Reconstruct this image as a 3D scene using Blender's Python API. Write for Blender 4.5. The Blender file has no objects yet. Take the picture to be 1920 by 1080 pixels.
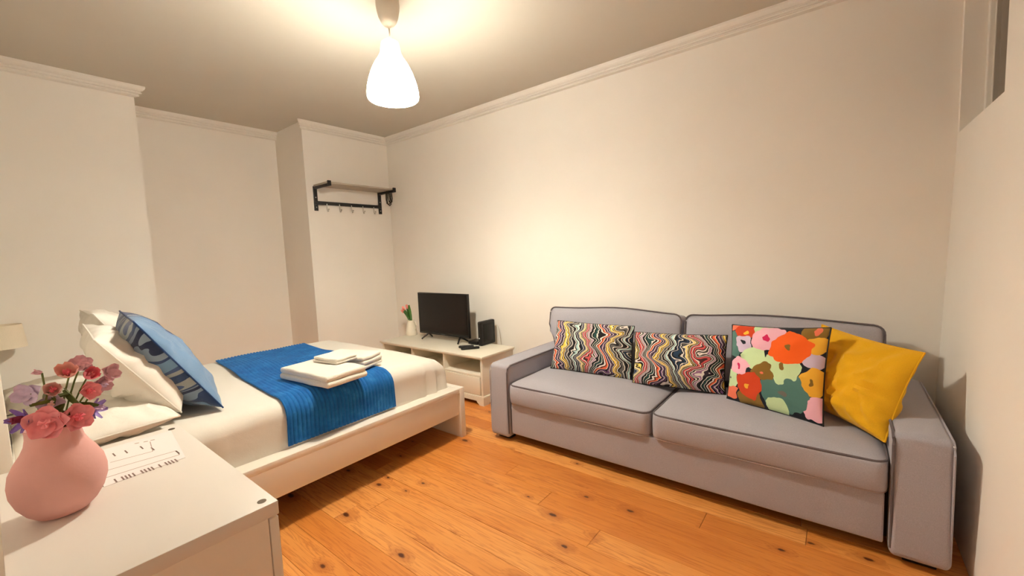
import bpy, bmesh, math, random
from mathutils import Vector, Matrix, noise

# ------------------------------------------------------------------ camera, world, light, exposure
scene = bpy.context.scene
COL = scene.collection
cam_data = bpy.data.cameras.new('camera')
cam_data.sensor_width = 36.0
cam_data.lens = 14.691
cam_data.clip_start = 0.02
cam = bpy.data.objects.new('camera', cam_data)
COL.objects.link(cam)
right = Vector((0.786633, 0.615979, -0.042182))
down = Vector((0.018936, -0.092356, -0.995546))
fwd = Vector((-0.617131, 0.782330, -0.084314))
cam.matrix_world = Matrix(((right.x, -down.x, -fwd.x, 0.0),
                           (right.y, -down.y, -fwd.y, 0.0),
                           (right.z, -down.z, -fwd.z, 1.30),
                           (0, 0, 0, 1)))
scene.camera = cam

world = bpy.data.worlds.new('world')
scene.world = world
world.use_nodes = True
world.node_tree.nodes['Background'].inputs[0].default_value = (1.0, 0.9, 0.78, 1)
world.node_tree.nodes['Background'].inputs[1].default_value = 0.02

scene.view_settings.view_transform = 'Standard'
scene.view_settings.look = 'None'
scene.view_settings.gamma = 1.0
scene.view_settings.use_curve_mapping = False
scene.view_settings.exposure = 0.33
scene.cycles.use_denoising = True
scene.cycles.max_bounces = 12
scene.cycles.diffuse_bounces = 8
scene.cycles.sample_clamp_indirect = 4.0

LAMP = Vector((-1.963, 1.502, 0))
BULB_POWER = 62.0
SHADE_EMIT = 104.0
WARM = (1.0, 0.915, 0.745)

random.seed(7)
PI = math.pi


# ------------------------------------------------------------------ materials
def lin(c):
    return tuple(((v / 12.92) if v <= 0.04045 else ((v + 0.055) / 1.055) ** 2.4) for v in c)


def rgb(r, g, b):
    return lin((r / 255, g / 255, b / 255)) + (1.0,)


class N:
    """tiny node-graph helper around one material"""
    def __init__(self, name, color=(0.8, 0.8, 0.8, 1), rough=0.6, metal=0.0, spec=0.5, sheen=0.0):
        self.m = bpy.data.materials.new(name)
        self.m.use_nodes = True
        self.t = self.m.node_tree
        self.b = self.t.nodes['Principled BSDF']
        self.b.inputs['Base Color'].default_value = color
        self.b.inputs['Roughness'].default_value = rough
        self.b.inputs['Metallic'].default_value = metal
        self.b.inputs['Specular IOR Level'].default_value = spec
        if sheen:
            self.b.inputs['Sheen Weight'].default_value = sheen

    def n(self, kind, **kw):
        nd = self.t.nodes.new(kind)
        for k, v in kw.items():
            if k.startswith('_'):
                setattr(nd, k[1:], v)
            else:
                self.put(nd.inputs[k.replace('__', ' ')], v)
        return nd

    def put(self, sock, v):
        if isinstance(v, bpy.types.NodeSocket):
            self.t.links.new(v, sock)
        else:
            sock.default_value = v

    def math(self, op, a, b=0.0, c=0.0, clamp=False):
        nd = self.t.nodes.new('ShaderNodeMath')
        nd.operation = op
        nd.use_clamp = clamp
        for i, v in enumerate((a, b, c)):
            self.put(nd.inputs[i], v)
        return nd.outputs[0]

    def mix(self, f, a, b):
        nd = self.t.nodes.new('ShaderNodeMix')
        nd.data_type = 'RGBA'
        self.put(nd.inputs[0], f)
        self.put(nd.inputs[6], a)
        self.put(nd.inputs[7], b)
        return nd.outputs[2]

    def ramp(self, f, stops, interp='LINEAR'):
        nd = self.t.nodes.new('ShaderNodeValToRGB')
        cr = nd.color_ramp
        cr.interpolation = interp
        while len(cr.elements) < len(stops):
            cr.elements.new(0.5)
        for e, (p, c) in zip(cr.elements, stops):
            e.position = p
            e.color = c
        self.put(nd.inputs[0], f)
        return nd.outputs[0]

    def noise(self, vec, scale, detail=2.0, rough=0.5, dist=0.0):
        nd = self.t.nodes.new('ShaderNodeTexNoise')
        self.put(nd.inputs['Vector'], vec)
        nd.inputs['Scale'].default_value = scale
        nd.inputs['Detail'].default_value = detail
        nd.inputs['Roughness'].default_value = rough
        nd.inputs['Distortion'].default_value = dist
        return nd.outputs[0]

    def bump(self, h, strength=0.2, dist=0.01):
        nd = self.t.nodes.new('ShaderNodeBump')
        nd.inputs['Strength'].default_value = strength
        nd.inputs['Distance'].default_value = dist
        self.put(nd.inputs['Height'], h)
        self.t.links.new(nd.outputs[0], self.b.inputs['Normal'])

    def color(self, s):
        self.put(self.b.inputs['Base Color'], s)

    def obj(self):
        return self.t.nodes.new('ShaderNodeTexCoord').outputs['Object']

    def pos(self):
        return self.t.nodes.new('ShaderNodeNewGeometry').outputs['Position']

    def uv(self):
        return self.t.nodes.new('ShaderNodeTexCoord').outputs['UV']

    def mapping(self, vec, scale=(1, 1, 1), loc=(0, 0, 0)):
        nd = self.t.nodes.new('ShaderNodeMapping')
        self.put(nd.inputs[0], vec)
        nd.inputs['Scale'].default_value = scale
        nd.inputs['Location'].default_value = loc
        return nd.outputs[0]


def painted(name, c, rough, var=0.03, scale=3.0, bump=0.05, bscale=60.0):
    k = N(name, c, rough)
    p = k.pos()
    f = k.noise(p, scale, 3)
    dark = tuple(v * (1 - var) for v in c[:3]) + (1,)
    lite = tuple(min(1, v * (1 + var)) for v in c[:3]) + (1,)
    k.color(k.ramp(f, [(0.3, dark), (0.7, lite)]))
    if bump:
        k.bump(k.noise(p, bscale, 4), bump, 0.004)
    return k.m


def fabric(name, c, scale=350.0, var=0.12, bump=0.35, rough=0.92, sheen=0.15, wrinkle=0.0):
    k = N(name, c, rough, spec=0.15, sheen=sheen)
    p = k.obj()
    f = k.noise(p, scale, 2)
    g = k.noise(p, 9.0, 3)
    a = tuple(v * (1 - var) for v in c[:3]) + (1,)
    b = tuple(min(1, v * (1 + var)) for v in c[:3]) + (1,)
    c1 = k.ramp(f, [(0.35, a), (0.65, b)])
    k.color(k.mix(k.math('MULTIPLY', g, 0.25), c1, a))
    h = f
    if wrinkle:
        h = k.math('ADD', k.math('MULTIPLY', f, 0.25), k.math('MULTIPLY', k.noise(p, 11.0, 3, 0.55, 1.2), wrinkle))
    k.bump(h, bump, 0.004)
    return k.m


M = {}
M['wall'] = painted('wall_paint', rgb(246, 243, 237), 0.75, 0.015, 2.0, 0.06, 35)
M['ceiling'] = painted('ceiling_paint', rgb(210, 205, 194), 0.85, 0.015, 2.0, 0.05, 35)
M['trim'] = painted('trim_paint', rgb(240, 237, 231), 0.6, 0.01, 3.0, 0.0)
M['white_lacquer'] = painted('white_lacquer', rgb(238, 233, 224), 0.35, 0.01, 3.0, 0.0)
M['white_foil_dimmed'] = painted('white_foil_dimmed', rgb(226, 221, 215), 0.4, 0.01, 3.0, 0.0)  # chest top white, darkened in its colour against the strong lamp light
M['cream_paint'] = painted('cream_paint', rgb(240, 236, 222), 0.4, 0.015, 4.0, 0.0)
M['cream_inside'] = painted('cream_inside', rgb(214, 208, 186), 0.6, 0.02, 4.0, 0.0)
M['slat_wood'] = painted('slat_wood', rgb(104, 76, 50), 0.7, 0.08, 10, 0.0)  # dark brown chosen to deepen the shade under the bed
M['dark_gap'] = N('dark_gap', rgb(40, 28, 18), 0.9).m
M['sofa'] = fabric('sofa_fabric', rgb(172, 171, 182), 420, 0.10, 0.3)
M['sofa_piping'] = fabric('sofa_piping', rgb(98, 90, 94), 420, 0.10, 0.2)
M['sofa_seam'] = fabric('sofa_seam', rgb(172, 162, 164), 420, 0.10, 0.2)
M['sheet'] = fabric('white_sheet', rgb(226, 223, 216), 500, 0.02, 0.25, 0.85, 0.05, 1.2)
M['pillow_white'] = fabric('pillow_cotton', rgb(232, 229, 222), 500, 0.02, 0.35, 0.85, 0.05, 1.6)
M['towel'] = fabric('white_terry', rgb(244, 240, 230), 260, 0.06, 0.9, 0.95, 0.3)
M['yellow'] = fabric('mustard_cotton', rgb(222, 170, 30), 480, 0.06, 0.35, 0.9, 0.15, 1.4)
M['black_plastic'] = N('black_plastic', rgb(15, 13, 13), 0.42, 0.0, 0.35).m
M['black_gloss'] = N('screen_glass', rgb(8, 7, 7), 0.14, 0.0, 0.3).m
M['black_metal'] = N('black_metal', rgb(22, 21, 22), 0.45, 0.2).m
M['steel'] = N('brushed_steel', rgb(190, 186, 178), 0.3, 1.0).m
M['rack_board'] = painted('rack_board', rgb(176, 166, 152), 0.55, 0.03, 8, 0.0)
M['cord'] = N('white_cord', rgb(226, 220, 206), 0.5).m
M['canopy'] = N('canopy_plastic', rgb(214, 206, 192), 0.45).m
M['grey_button'] = N('grey_rubber', rgb(70, 68, 68), 0.6).m
M['led'] = N('led_plastic', rgb(225, 235, 240), 0.3).m
M['strap'] = fabric('strap_webbing', rgb(48, 44, 34), 200, 0.2, 0.4)
M['green'] = painted('leaf_green', rgb(92, 104, 40), 0.55, 0.25, 40, 0.0)
M['tulip_green'] = painted('tulip_green', rgb(54, 104, 26), 0.5, 0.2, 40, 0.0)
M['tulip_pink'] = painted('tulip_pink', rgb(232, 150, 138), 0.6, 0.12, 40, 0.0)
M['jug'] = N('jug_glaze', rgb(244, 238, 222), 0.2).m
M['paper'] = N('paper', rgb(240, 234, 234), 0.45).m
M['ink'] = N('ink', rgb(112, 90, 84), 0.7).m
M['ink_light'] = N('ink_light', rgb(168, 146, 138), 0.7).m
M['screw'] = N('screw_metal', rgb(120, 110, 98), 0.4, 0.8).m
M['shade_off'] = fabric('lampshade_cloth', rgb(240, 230, 210), 300, 0.03, 0.2)
M['vase'] = painted('pink_ceramic', rgb(218, 166, 160), 0.75, 0.05, 9, 0.12, 120)
for nm, c in dict(coral=(253, 170, 178), red=(244, 134, 150), salmon=(242, 184, 172), mauve=(218, 176, 188), lilac=(216, 198, 224),
                  purple=(126, 94, 172), violet=(150, 128, 196), plum=(136, 40, 66), blush=(242, 206, 198)).items():
    M[nm] = painted('petal_' + nm, rgb(*c), 0.7, 0.16, 45, 0.0)


def wood_floor():
    k = N('pine_floor', rough=0.33, spec=0.45)
    info = k.t.nodes.new('ShaderNodeObjectInfo').outputs['Random']
    p = k.pos()
    sh = k.n('ShaderNodeCombineXYZ', X=k.math('MULTIPLY', info, 37.0), Y=k.math('MULTIPLY', info, 11.0), Z=0.0).outputs[0]
    q = k.n('ShaderNodeVectorMath', _operation='ADD')
    k.put(q.inputs[0], p)
    k.put(q.inputs[1], sh)
    q = q.outputs[0]
    # knots: sparse, slightly stretched along the board
    kv = k.mapping(q, (4.2, 8.4, 1.0))
    vor = k.n('ShaderNodeTexVoronoi', Vector=kv, Scale=1.0, Randomness=0.85)
    vor.voronoi_dimensions = '2D'
    sep = k.n('ShaderNodeSeparateColor', Color=vor.outputs['Color'])
    pick = k.math('GREATER_THAN', sep.outputs[0], 0.66)
    size = k.math('MULTIPLY_ADD', k.math('POWER', sep.outputs[1], 1.6), 0.095, 0.045)
    d = k.math('ADD', vor.outputs['Distance'], k.math('MULTIPLY', k.math('SUBTRACT', k.noise(q, 60.0, 2), 0.5), 0.06))
    core = k.math('MULTIPLY', pick, k.math('SUBTRACT', 1.0, k.math('DIVIDE', d, size), clamp=True), clamp=True)
    halo = k.math('MULTIPLY', pick, k.math('SUBTRACT', 1.0, k.math('DIVIDE', d, k.math('MULTIPLY', size, 4.0)), clamp=True), clamp=True)
    # grain lines bend round the knots
    gv = k.mapping(q, (1.3, 26.0, 1.0))
    g1 = k.noise(gv, 1.6, 4, 0.6, 0.5)
    rings = k.math('SINE', k.math('MULTIPLY_ADD', g1, 34.0, k.math('MULTIPLY', halo, 14.0)))
    rings = k.math('MULTIPLY_ADD', rings, 0.5, 0.5)
    fine = k.noise(k.mapping(q, (6.0, 240.0, 1.0)), 1.0, 3)
    blot = k.noise(k.mapping(q, (1.4, 5.0, 1.0)), 1.0, 3)
    tone = k.math('ADD', k.math('MULTIPLY', info, 0.42), k.math('MULTIPLY', blot, 0.62))
    base = k.ramp(tone, [(0.15, rgb(188, 110, 46)), (0.5, rgb(219, 145, 70)), (0.85, rgb(243, 180, 106))])
    c = k.mix(k.math('MULTIPLY', k.math('POWER', rings, 3.0), k.math('MULTIPLY', k.noise(k.mapping(q, (1.1, 9.0, 1.0)), 1.0, 2), 0.95)), base, rgb(166, 86, 30))
    c = k.mix(k.math('MULTIPLY', fine, 0.22), c, rgb(180, 100, 40))
    c = k.mix(k.math('MULTIPLY', halo, 0.75), c, rgb(158, 82, 30))
    c = k.mix(k.math('MULTIPLY', core, 2.2, clamp=True), c, rgb(82, 36, 14))
    k.color(c)
    k.put(k.b.inputs['Roughness'], k.math('MULTIPLY_ADD', fine, 0.15, 0.30))
    k.bump(k.math('ADD', k.math('MULTIPLY', rings, 0.3), fine), 0.06, 0.002)
    return k.m


M['floor'] = wood_floor()


def marbled(name, seed):
    k = N(name, rough=0.9, spec=0.15, sheen=0.1)
    uv = k.mapping(k.uv(), (1.0, 1.0, 1.0), (seed, seed * 0.7, 0))
    s = k.n('ShaderNodeSeparateXYZ', Vector=uv)
    n1 = k.noise(k.mapping(uv, (2.6, 3.0, 1)), 1.0, 1.0, 0.4, 0.5)
    n2 = k.noise(k.mapping(uv, (5.0, 8.0, 1), (4.1, 2.2, 0)), 1.0, 1.0, 0.4, 0.4)
    f = k.math('ADD', s.outputs[0], k.math('ADD', k.math('MULTIPLY', k.math('SUBTRACT', n1, 0.5), 0.42),
                                           k.math('MULTIPLY', k.math('SUBTRACT', n2, 0.5), 0.11)))
    fr = k.math('FRACT', k.math('MULTIPLY', f, 1.55))
    K, W = rgb(26, 24, 28), rgb(238, 232, 224)
    C = [rgb(236, 108, 72), rgb(120, 84, 128), rgb(240, 206, 92), rgb(98, 96, 94), rgb(180, 212, 210), rgb(40, 60, 84),
         rgb(240, 214, 110), rgb(206, 90, 92), rgb(150, 112, 150), rgb(40, 72, 70), rgb(232, 196, 168)]
    stops, x = [], 0.0
    for i, c in enumerate(C[:10]):
        w = (0.034, 0.022, 0.040, 0.030, 0.028, 0.026, 0.030, 0.044, 0.026, 0.030)[i] * 1.55
        stops += [(x, K), (x + 0.024, c if i % 2 else W), (x + 0.039, c)]
        x += 0.039 + w
        if i == 4:
            pass
    sc = 1.0 / x
    stops = [(min(0.999, p * sc), c) for p, c in stops][:31]
    col = k.ramp(fr, stops, 'CONSTANT')
    # thin pale contour lines running with the stripes
    ln = k.math('FRACT', k.math('MULTIPLY', f, 27.9))
    c1 = k.mix(k.math('MULTIPLY', k.math('LESS_THAN', ln, 0.30), 0.92), col, K)
    k.color(k.mix(k.math('MULTIPLY', k.math('GREATER_THAN', ln, 0.80), 0.9), c1, W))
    k.bump(k.noise(k.obj(), 300, 2), 0.25, 0.003)
    return k.m


def floral():
    k = N('floral_print', rough=0.9, spec=0.15, sheen=0.1)
    uv = k.uv()
    nz = k.n('ShaderNodeTexNoise', Vector=uv, Scale=7.0, Detail=1.5)
    off = k.n('ShaderNodeVectorMath', _operation='SCALE')
    sub = k.n('ShaderNodeVectorMath', _operation='SUBTRACT')
    k.put(sub.inputs[0], nz.outputs['Color'])
    sub.inputs[1].default_value = (0.5, 0.5, 0.5)
    k.put(off.inputs[0], sub.outputs[0])
    off.inputs['Scale'].default_value = 0.16
    add = k.n('ShaderNodeVectorMath', _operation='ADD')
    k.put(add.inputs[0], uv)
    k.put(add.inputs[1], off.outputs[0])
    wv = add.outputs[0]
    NAVY, TEAL, MINT, PINK = rgb(26, 30, 40), rgb(78, 116, 110), rgb(200, 226, 178), rgb(240, 184, 204)
    OLIVE, RED, ORANGE, LAV = rgb(128, 98, 44), rgb(196, 66, 36), rgb(236, 98, 36), rgb(206, 190, 216)
    YEL, MAG, CORAL, GREY = rgb(232, 176, 60), rgb(206, 40, 96), rgb(228, 118, 90), rgb(108, 104, 96)
    # u, v, radius, colour, centre colour, centre radius
    F = [(0.05, 0.76, 0.12, TEAL, None, 0), (0.06, 0.66, 0.10, TEAL, None, 0), (0.03, 0.97, 0.06, CORAL, None, 0), (0.36, 0.96, 0.10, MINT, None, 0),
         (0.30, 0.06, 0.13, OLIVE, None, 0), (0.06, 0.12, 0.08, CORAL, None, 0), (0.03, 0.30, 0.11, MINT, GREY, 0.02),
         (0.92, 0.62, 0.09, LAV, None, 0), (0.93, 0.40, 0.12, YEL, OLIVE, 0.025), (0.95, 0.14, 0.12, PINK, None, 0),
         (0.66, 0.24, 0.21, TEAL, GREY, 0.04), (0.60, 0.05, 0.10, MINT, None, 0),
         (0.90, 0.95, 0.12, OLIVE, CORAL, 0.035), (0.93, 0.80, 0.09, YEL, None, 0),
         (0.18, 0.91, 0.105, RED, YEL, 0.035), (0.19, 0.75, 0.09, LAV, NAVY, 0.028), (0.33, 0.59, 0.14, MINT, None, 0),
         (0.63, 0.52, 0.16, MINT, OLIVE, 0.04), (0.43, 0.43, 0.115, OLIVE, CORAL, 0.032), (0.16, 0.47, 0.105, PINK, MAG, 0.032),
         (0.28, 0.24, 0.145, RED, YEL, 0.04), (0.44, 0.85, 0.145, PINK, MAG, 0.042), (0.69, 0.74, 0.175, ORANGE, OLIVE, 0.048)]
    c = NAVY
    for (u, v, r, fc, cc, cr) in F:
        for rad, col in ((r * 1.10, fc), (cr, cc)):
            if col is None:
                continue
            dn = k.n('ShaderNodeVectorMath', _operation='DISTANCE')
            k.put(dn.inputs[0], wv)
            dn.inputs[1].default_value = (u, v, 0)
            c = k.mix(k.math('LESS_THAN', dn.outputs['Value'], rad), c, col)
    k.color(c)
    k.bump(k.noise(k.obj(), 300, 2), 0.25, 0.003)
    return k.m


def blue_cushion():
    k = N('blue_velvet_print', rough=0.75, spec=0.25, sheen=0.3)
    uv = k.uv()
    s = k.n('ShaderNodeSeparateXYZ', Vector=uv)
    nz = k.noise(k.mapping(uv, (2.2, 2.2, 1), (3.3, 1.7, 0)), 1.0, 2, 0.5, 0.8)
    f = k.math('ADD', k.math('MULTIPLY', s.outputs[1], 0.9), k.math('ADD', k.math('MULTIPLY', s.outputs[0], 0.5), k.math('MULTIPLY', nz, 0.8)))
    fr = k.math('FRACT', k.math('MULTIPLY', f, 2.0))
    c = k.ramp(fr, [(0.0, rgb(20, 34, 66)), (0.16, rgb(116, 130, 150)), (0.24, rgb(40, 62, 100)), (0.34, rgb(150, 158, 160)),
                    (0.46, rgb(60, 82, 124)), (0.56, rgb(104, 140, 176)), (0.78, rgb(30, 52, 92)), (0.88, rgb(122, 142, 164))], 'CONSTANT')
    k.color(c)
    k.bump(k.math('ADD', k.math('MULTIPLY', k.noise(k.obj(), 16, 2, 0.5, 1.0), 2.0), k.noise(k.obj(), 300, 2)), 0.35, 0.004)
    return k.m


M['marbled_a'] = marbled('marbled_print_a', 0.0)
M['marbled_b'] = marbled('marbled_print_b', 2.37)
M['floral'] = floral()
M['blue_print'] = blue_cushion()
M['blue_edge'] = fabric('navy_velvet', rgb(30, 54, 96), 300, 0.1, 0.3)
k_ = N('light_blue_velvet', rough=0.7, spec=0.25, sheen=0.3)
u_ = k_.n('ShaderNodeSeparateXYZ', Vector=k_.uv())
q_ = k_.math('ADD', u_.outputs[0], k_.math('MULTIPLY', k_.math('SUBTRACT', k_.noise(k_.uv(), 6.0, 2), 0.5), 0.10))
k_.color(k_.ramp(q_, [(0.0, rgb(34, 58, 102)), (0.40, rgb(150, 166, 184)), (0.46, rgb(28, 50, 92)), (0.52, rgb(104, 138, 176))], 'CONSTANT'))
k_.bump(k_.math('ADD', k_.math('MULTIPLY', k_.noise(k_.mapping(k_.obj(), (30, 8, 8)), 1.0, 2, 0.5, 1.0), 2.5), k_.noise(k_.obj(), 300, 2)), 0.5, 0.004)
M['blue_plain'] = k_.m


def runner_mat():
    k = N('blue_corduroy', rough=0.8, spec=0.2, sheen=0.35)
    p = k.obj()
    f = k.noise(p, 14, 4, 0.6)
    c = k.ramp(f, [(0.3, rgb(10, 76, 142)), (0.55, rgb(20, 95, 163)), (0.75, rgb(46, 118, 184))])
    k.color(c)
    k.put(k.b.inputs['Sheen Tint'], rgb(90, 150, 220))
    k.bump(k.noise(p, 260, 2), 0.3, 0.003)
    return k.m


M['runner'] = runner_mat()


def shade_mat():
    k = N('lit_shade', rgb(250, 246, 236), 0.4)
    k.b.inputs['Emission Color'].default_value = (1.0, 0.92, 0.765, 1)
    z = k.n('ShaderNodeSeparateXYZ', Vector=k.pos()).outputs[2]
    d = k.math('DIVIDE', k.math('MAXIMUM', k.math('SUBTRACT', z, 2.23), 0.0), 0.09)
    k.put(k.b.inputs['Emission Strength'], k.math('DIVIDE', SHADE_EMIT, k.math('MULTIPLY_ADD', d, k.math('MULTIPLY', d, 5.5), 1.0)))
    return k.m


M['shade'] = shade_mat()
b_ = N('bulb_glass', rgb(255, 250, 240), 0.3)
b_.b.inputs['Emission Color'].default_value = (1.0, 0.88, 0.7, 1)
b_.b.inputs['Emission Strength'].default_value = 12.0
M['bulb'] = b_.m


def glass_mat():
    k = N('window_glass', rgb(150, 140, 120), 0.05)
    k.b.inputs['Transmission Weight'].default_value = 0.85
    k.b.inputs['IOR'].default_value = 1.45
    return k.m


M['glass'] = glass_mat()
M['dim_room'] = painted('dim_room', rgb(150, 124, 84), 0.9, 0.03, 2, 0.0)  # dark of the unlit room beyond the pane is put into this brown


# ------------------------------------------------------------------ mesh helpers
class B:
    def __init__(self):
        self.bm = bmesh.new()

    def box(self, x0, x1, y0, y1, z0, z1, bev=0.0, seg=2):
        r = bmesh.ops.create_cube(self.bm, size=1.0)
        vs = r['verts']
        for v in vs:
            v.co = Vector((x0 + (v.co.x + .5) * (x1 - x0), y0 + (v.co.y + .5) * (y1 - y0), z0 + (v.co.z + .5) * (z1 - z0)))
        if bev:
            es = {e for v in vs for e in v.link_edges}
            bmesh.ops.bevel(self.bm, geom=list(es), offset=bev, segments=seg, profile=0.5, affect='EDGES')
        return self

    def lathe(self, prof, c=(0, 0, 0), n=40, cap0=False, cap1=False):
        rings = []
        for r, z in prof:
            rings.append([self.bm.verts.new((c[0] + r * math.cos(2 * PI * i / n), c[1] + r * math.sin(2 * PI * i / n), c[2] + z)) for i in range(n)])
        for a, b in zip(rings, rings[1:]):
            for i in range(n):
                self.bm.faces.new((a[i], a[(i + 1) % n], b[(i + 1) % n], b[i]))
        if cap0:
            self.bm.faces.new(rings[0][::-1])
        if cap1:
            self.bm.faces.new(rings[-1])
        return self

    def tube(self, pts, r, n=8, closed=False):
        pts = [Vector(p) for p in pts]
        L = len(pts)
        rings = []
        up = Vector((0, 0, 1))
        for i, p in enumerate(pts):
            a = pts[(i - 1) % L] if (closed or i > 0) else p
            b = pts[(i + 1) % L] if (closed or i < L - 1) else p
            t = (b - a).normalized()
            if abs(t.dot(up)) > 0.95:
                u = t.cross(Vector((1, 0, 0))).normalized()
            else:
                u = t.cross(up).normalized()
            w = t.cross(u).normalized()
            rr = r[i] if isinstance(r, (list, tuple)) else r
            rings.append([self.bm.verts.new(p + u * rr * math.cos(2 * PI * j / n) + w * rr * math.sin(2 * PI * j / n)) for j in range(n)])
        pairs = list(zip(rings, rings[1:])) + ([(rings[-1], rings[0])] if closed else [])
        for a, b in pairs:
            for j in range(n):
                self.bm.faces.new((a[j], a[(j + 1) % n], b[(j + 1) % n], b[j]))
        if not closed:
            self.bm.faces.new(rings[0][::-1])
            self.bm.faces.new(rings[-1])
        return self

    def prism(self, poly, f0, f1):
        """poly: list of 2D points, f0/f1 map a 2D point to 3D for both ends"""
        a = [self.bm.verts.new(f0(p)) for p in poly]
        b = [self.bm.verts.new(f1(p)) for p in poly]
        n = len(poly)
        for i in range(n):
            self.bm.faces.new((a[i], a[(i + 1) % n], b[(i + 1) % n], b[i]))
        self.bm.faces.new(a[::-1])
        self.bm.faces.new(b)
        return self

    def grid(self, fn, nu, nv, uv=False):
        vs = [[self.bm.verts.new(fn(i / nu, j / nv)) for j in range(nv + 1)] for i in range(nu + 1)]
        lay = self.bm.loops.layers.uv.verify() if uv else None
        for i in range(nu):
            for j in range(nv):
                f = self.bm.faces.new((vs[i][j], vs[i + 1][j], vs[i + 1][j + 1], vs[i][j + 1]))
                if uv:
                    for l, (a, b) in zip(f.loops, ((i, j), (i + 1, j), (i + 1, j + 1), (i, j + 1))):
                        l[lay].uv = (a / nu, b / nv)
        return vs

    def rbox(self, c, h, r, nseg=(8, 8, 3), fn=None, k=4):
        """rounded box, centre c, half sizes h, radii r (per axis); fn deforms unit-less local points"""
        def axis(hh, rr, n):
            offs = [rr * math.tan(math.radians(45) * i / k) for i in range(k, -1, -1)]
            a = [-(hh - rr) - o for o in offs]
            m = [-(hh - rr) + 2 * (hh - rr) * i / n for i in range(1, n)]
            return a + m + [-v for v in a[::-1]]
        ax = [axis(h[i], r[i], nseg[i]) for i in range(3)]
        cache = {}
        def vert(p):
            key = tuple(round(v, 5) for v in p)
            if key in cache:
                return cache[key]
            q = [max(-(h[i] - r[i]), min(h[i] - r[i], p[i])) for i in range(3)]
            d = Vector([(p[i] - q[i]) / r[i] for i in range(3)])
            m = max(abs(v) for v in d)
            if d.length > 1e-9:
                d = d.normalized() * m
            o = Vector([q[i] + d[i] * r[i] for i in range(3)])
            if fn:
                o = fn(o)
            cache[key] = self.bm.verts.new(Vector(c) + o)
            return cache[key]
        for a in range(3):
            b, d = (a + 1) % 3, (a + 2) % 3
            for s in (-1, 1):
                for i in range(len(ax[b]) - 1):
                    for j in range(len(ax[d]) - 1):
                        ps = []
                        for (ii, jj) in ((i, j), (i + 1, j), (i + 1, j + 1), (i, j + 1)):
                            p = [0, 0, 0]
                            p[a] = s * h[a]
                            p[b] = ax[b][ii]
                            p[d] = ax[d][jj]
                            ps.append(vert(p))
                        if s < 0:
                            ps = ps[::-1]
                        try:
                            self.bm.faces.new(ps)
                        except ValueError:
                            pass
        return self


def make(name, b, mat, parent=None, smooth=True, world=True, loc=None):
    bm = b.bm if isinstance(b, B) else b
    bmesh.ops.recalc_face_normals(bm, faces=bm.faces)
    origin = Vector((0, 0, 0))
    if world:
        if parent is not None:
            origin = ORIGIN[parent.name]
        elif loc is not None:
            origin = Vector(loc)
        if origin.length:
            bmesh.ops.translate(bm, verts=bm.verts, vec=-origin)
    me = bpy.data.meshes.new(name)
    bm.to_mesh(me)
    bm.free()
    if smooth:
        for p in me.polygons:
            p.use_smooth = True
        try:
            me.set_sharp_from_angle(angle=math.radians(38))
        except Exception:
            pass
    mats = mat if isinstance(mat, (list, tuple)) else [mat]
    for m in mats:
        me.materials.append(m)
    o = bpy.data.objects.new(name, me)
    COL.objects.link(o)
    if parent is not None:
        o.parent = parent
        ORIGIN[o.name] = ORIGIN[parent.name] if world else Vector((0, 0, 0))
    else:
        if loc is not None:
            o.location = loc
        ORIGIN[o.name] = origin
    return o


ORIGIN = {}


def tag(o, label, cat, group=None):
    o['label'] = label
    o['category'] = cat
    if group:
        o['group'] = group
    return o


def thing(name, loc, label, cat, group=None):
    o = bpy.data.objects.new(name, None)
    o.empty_display_size = 0.05
    COL.objects.link(o)
    o.location = loc
    ORIGIN[o.name] = Vector(loc)
    return tag(o, label, cat, group)


def structure(name, b, mat, smooth=False, loc=None):
    o = make(name, b, mat, smooth=smooth, loc=loc)
    o['kind'] = 'structure'
    return o


# ------------------------------------------------------------------ room shell
XA, XL, XP, XR = -4.87, -4.33, -4.27, 0.455      # alcove, left wall, pillar wall, right wall
YF, Y1, Y2, YB = -0.10, 0.865, 2.12, 3.12        # wall behind the camera, alcove start / end, sofa wall
ZC = 2.70

floor = structure('floor', B().box(XA - .3, XR + .35, -2.0, YB + .2, -0.10, -0.021), M['dark_gap'])
pw, gap = 0.135, 0.0012
b = B().box(0, 1, -(pw - gap) / 2, (pw - gap) / 2, -0.0205, 0.0, 0.0)
for e in list(b.bm.edges):
    pass
top = [e for e in b.bm.edges if all(v.co.z > -0.001 for v in e.verts)]
bmesh.ops.bevel(b.bm, geom=top, offset=0.0010, segments=1, affect='EDGES')
plank_mesh = None
row = 0
y = 0.856 - pw * 20.5
while y < YB + pw:
    XS = XA - 0.02 if y > YF - .1 else -1.03
    x = XS - random.uniform(0.0, 1.6)
    while x < XR + 0.02:
        L = random.choice((1.15, 1.6, 2.1, 2.5)) * random.uniform(0.9, 1.1)
        x0, x1 = max(x, XS), min(x + L, XR + 0.02)
        if x1 - x0 > 0.12:
            if plank_mesh is None:
                o = make('plank', b, M['floor'], floor, smooth=False, world=False)
                plank_mesh = o.data
            else:
                o = bpy.data.objects.new('plank', plank_mesh)
                COL.objects.link(o)
                o.parent = floor
            o.location = (x0, y, random.uniform(-0.0006, 0.0))
            o.scale = (x1 - x0 - 0.0018, 1, 1)
        x += L
    y += pw
    row += 1

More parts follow.
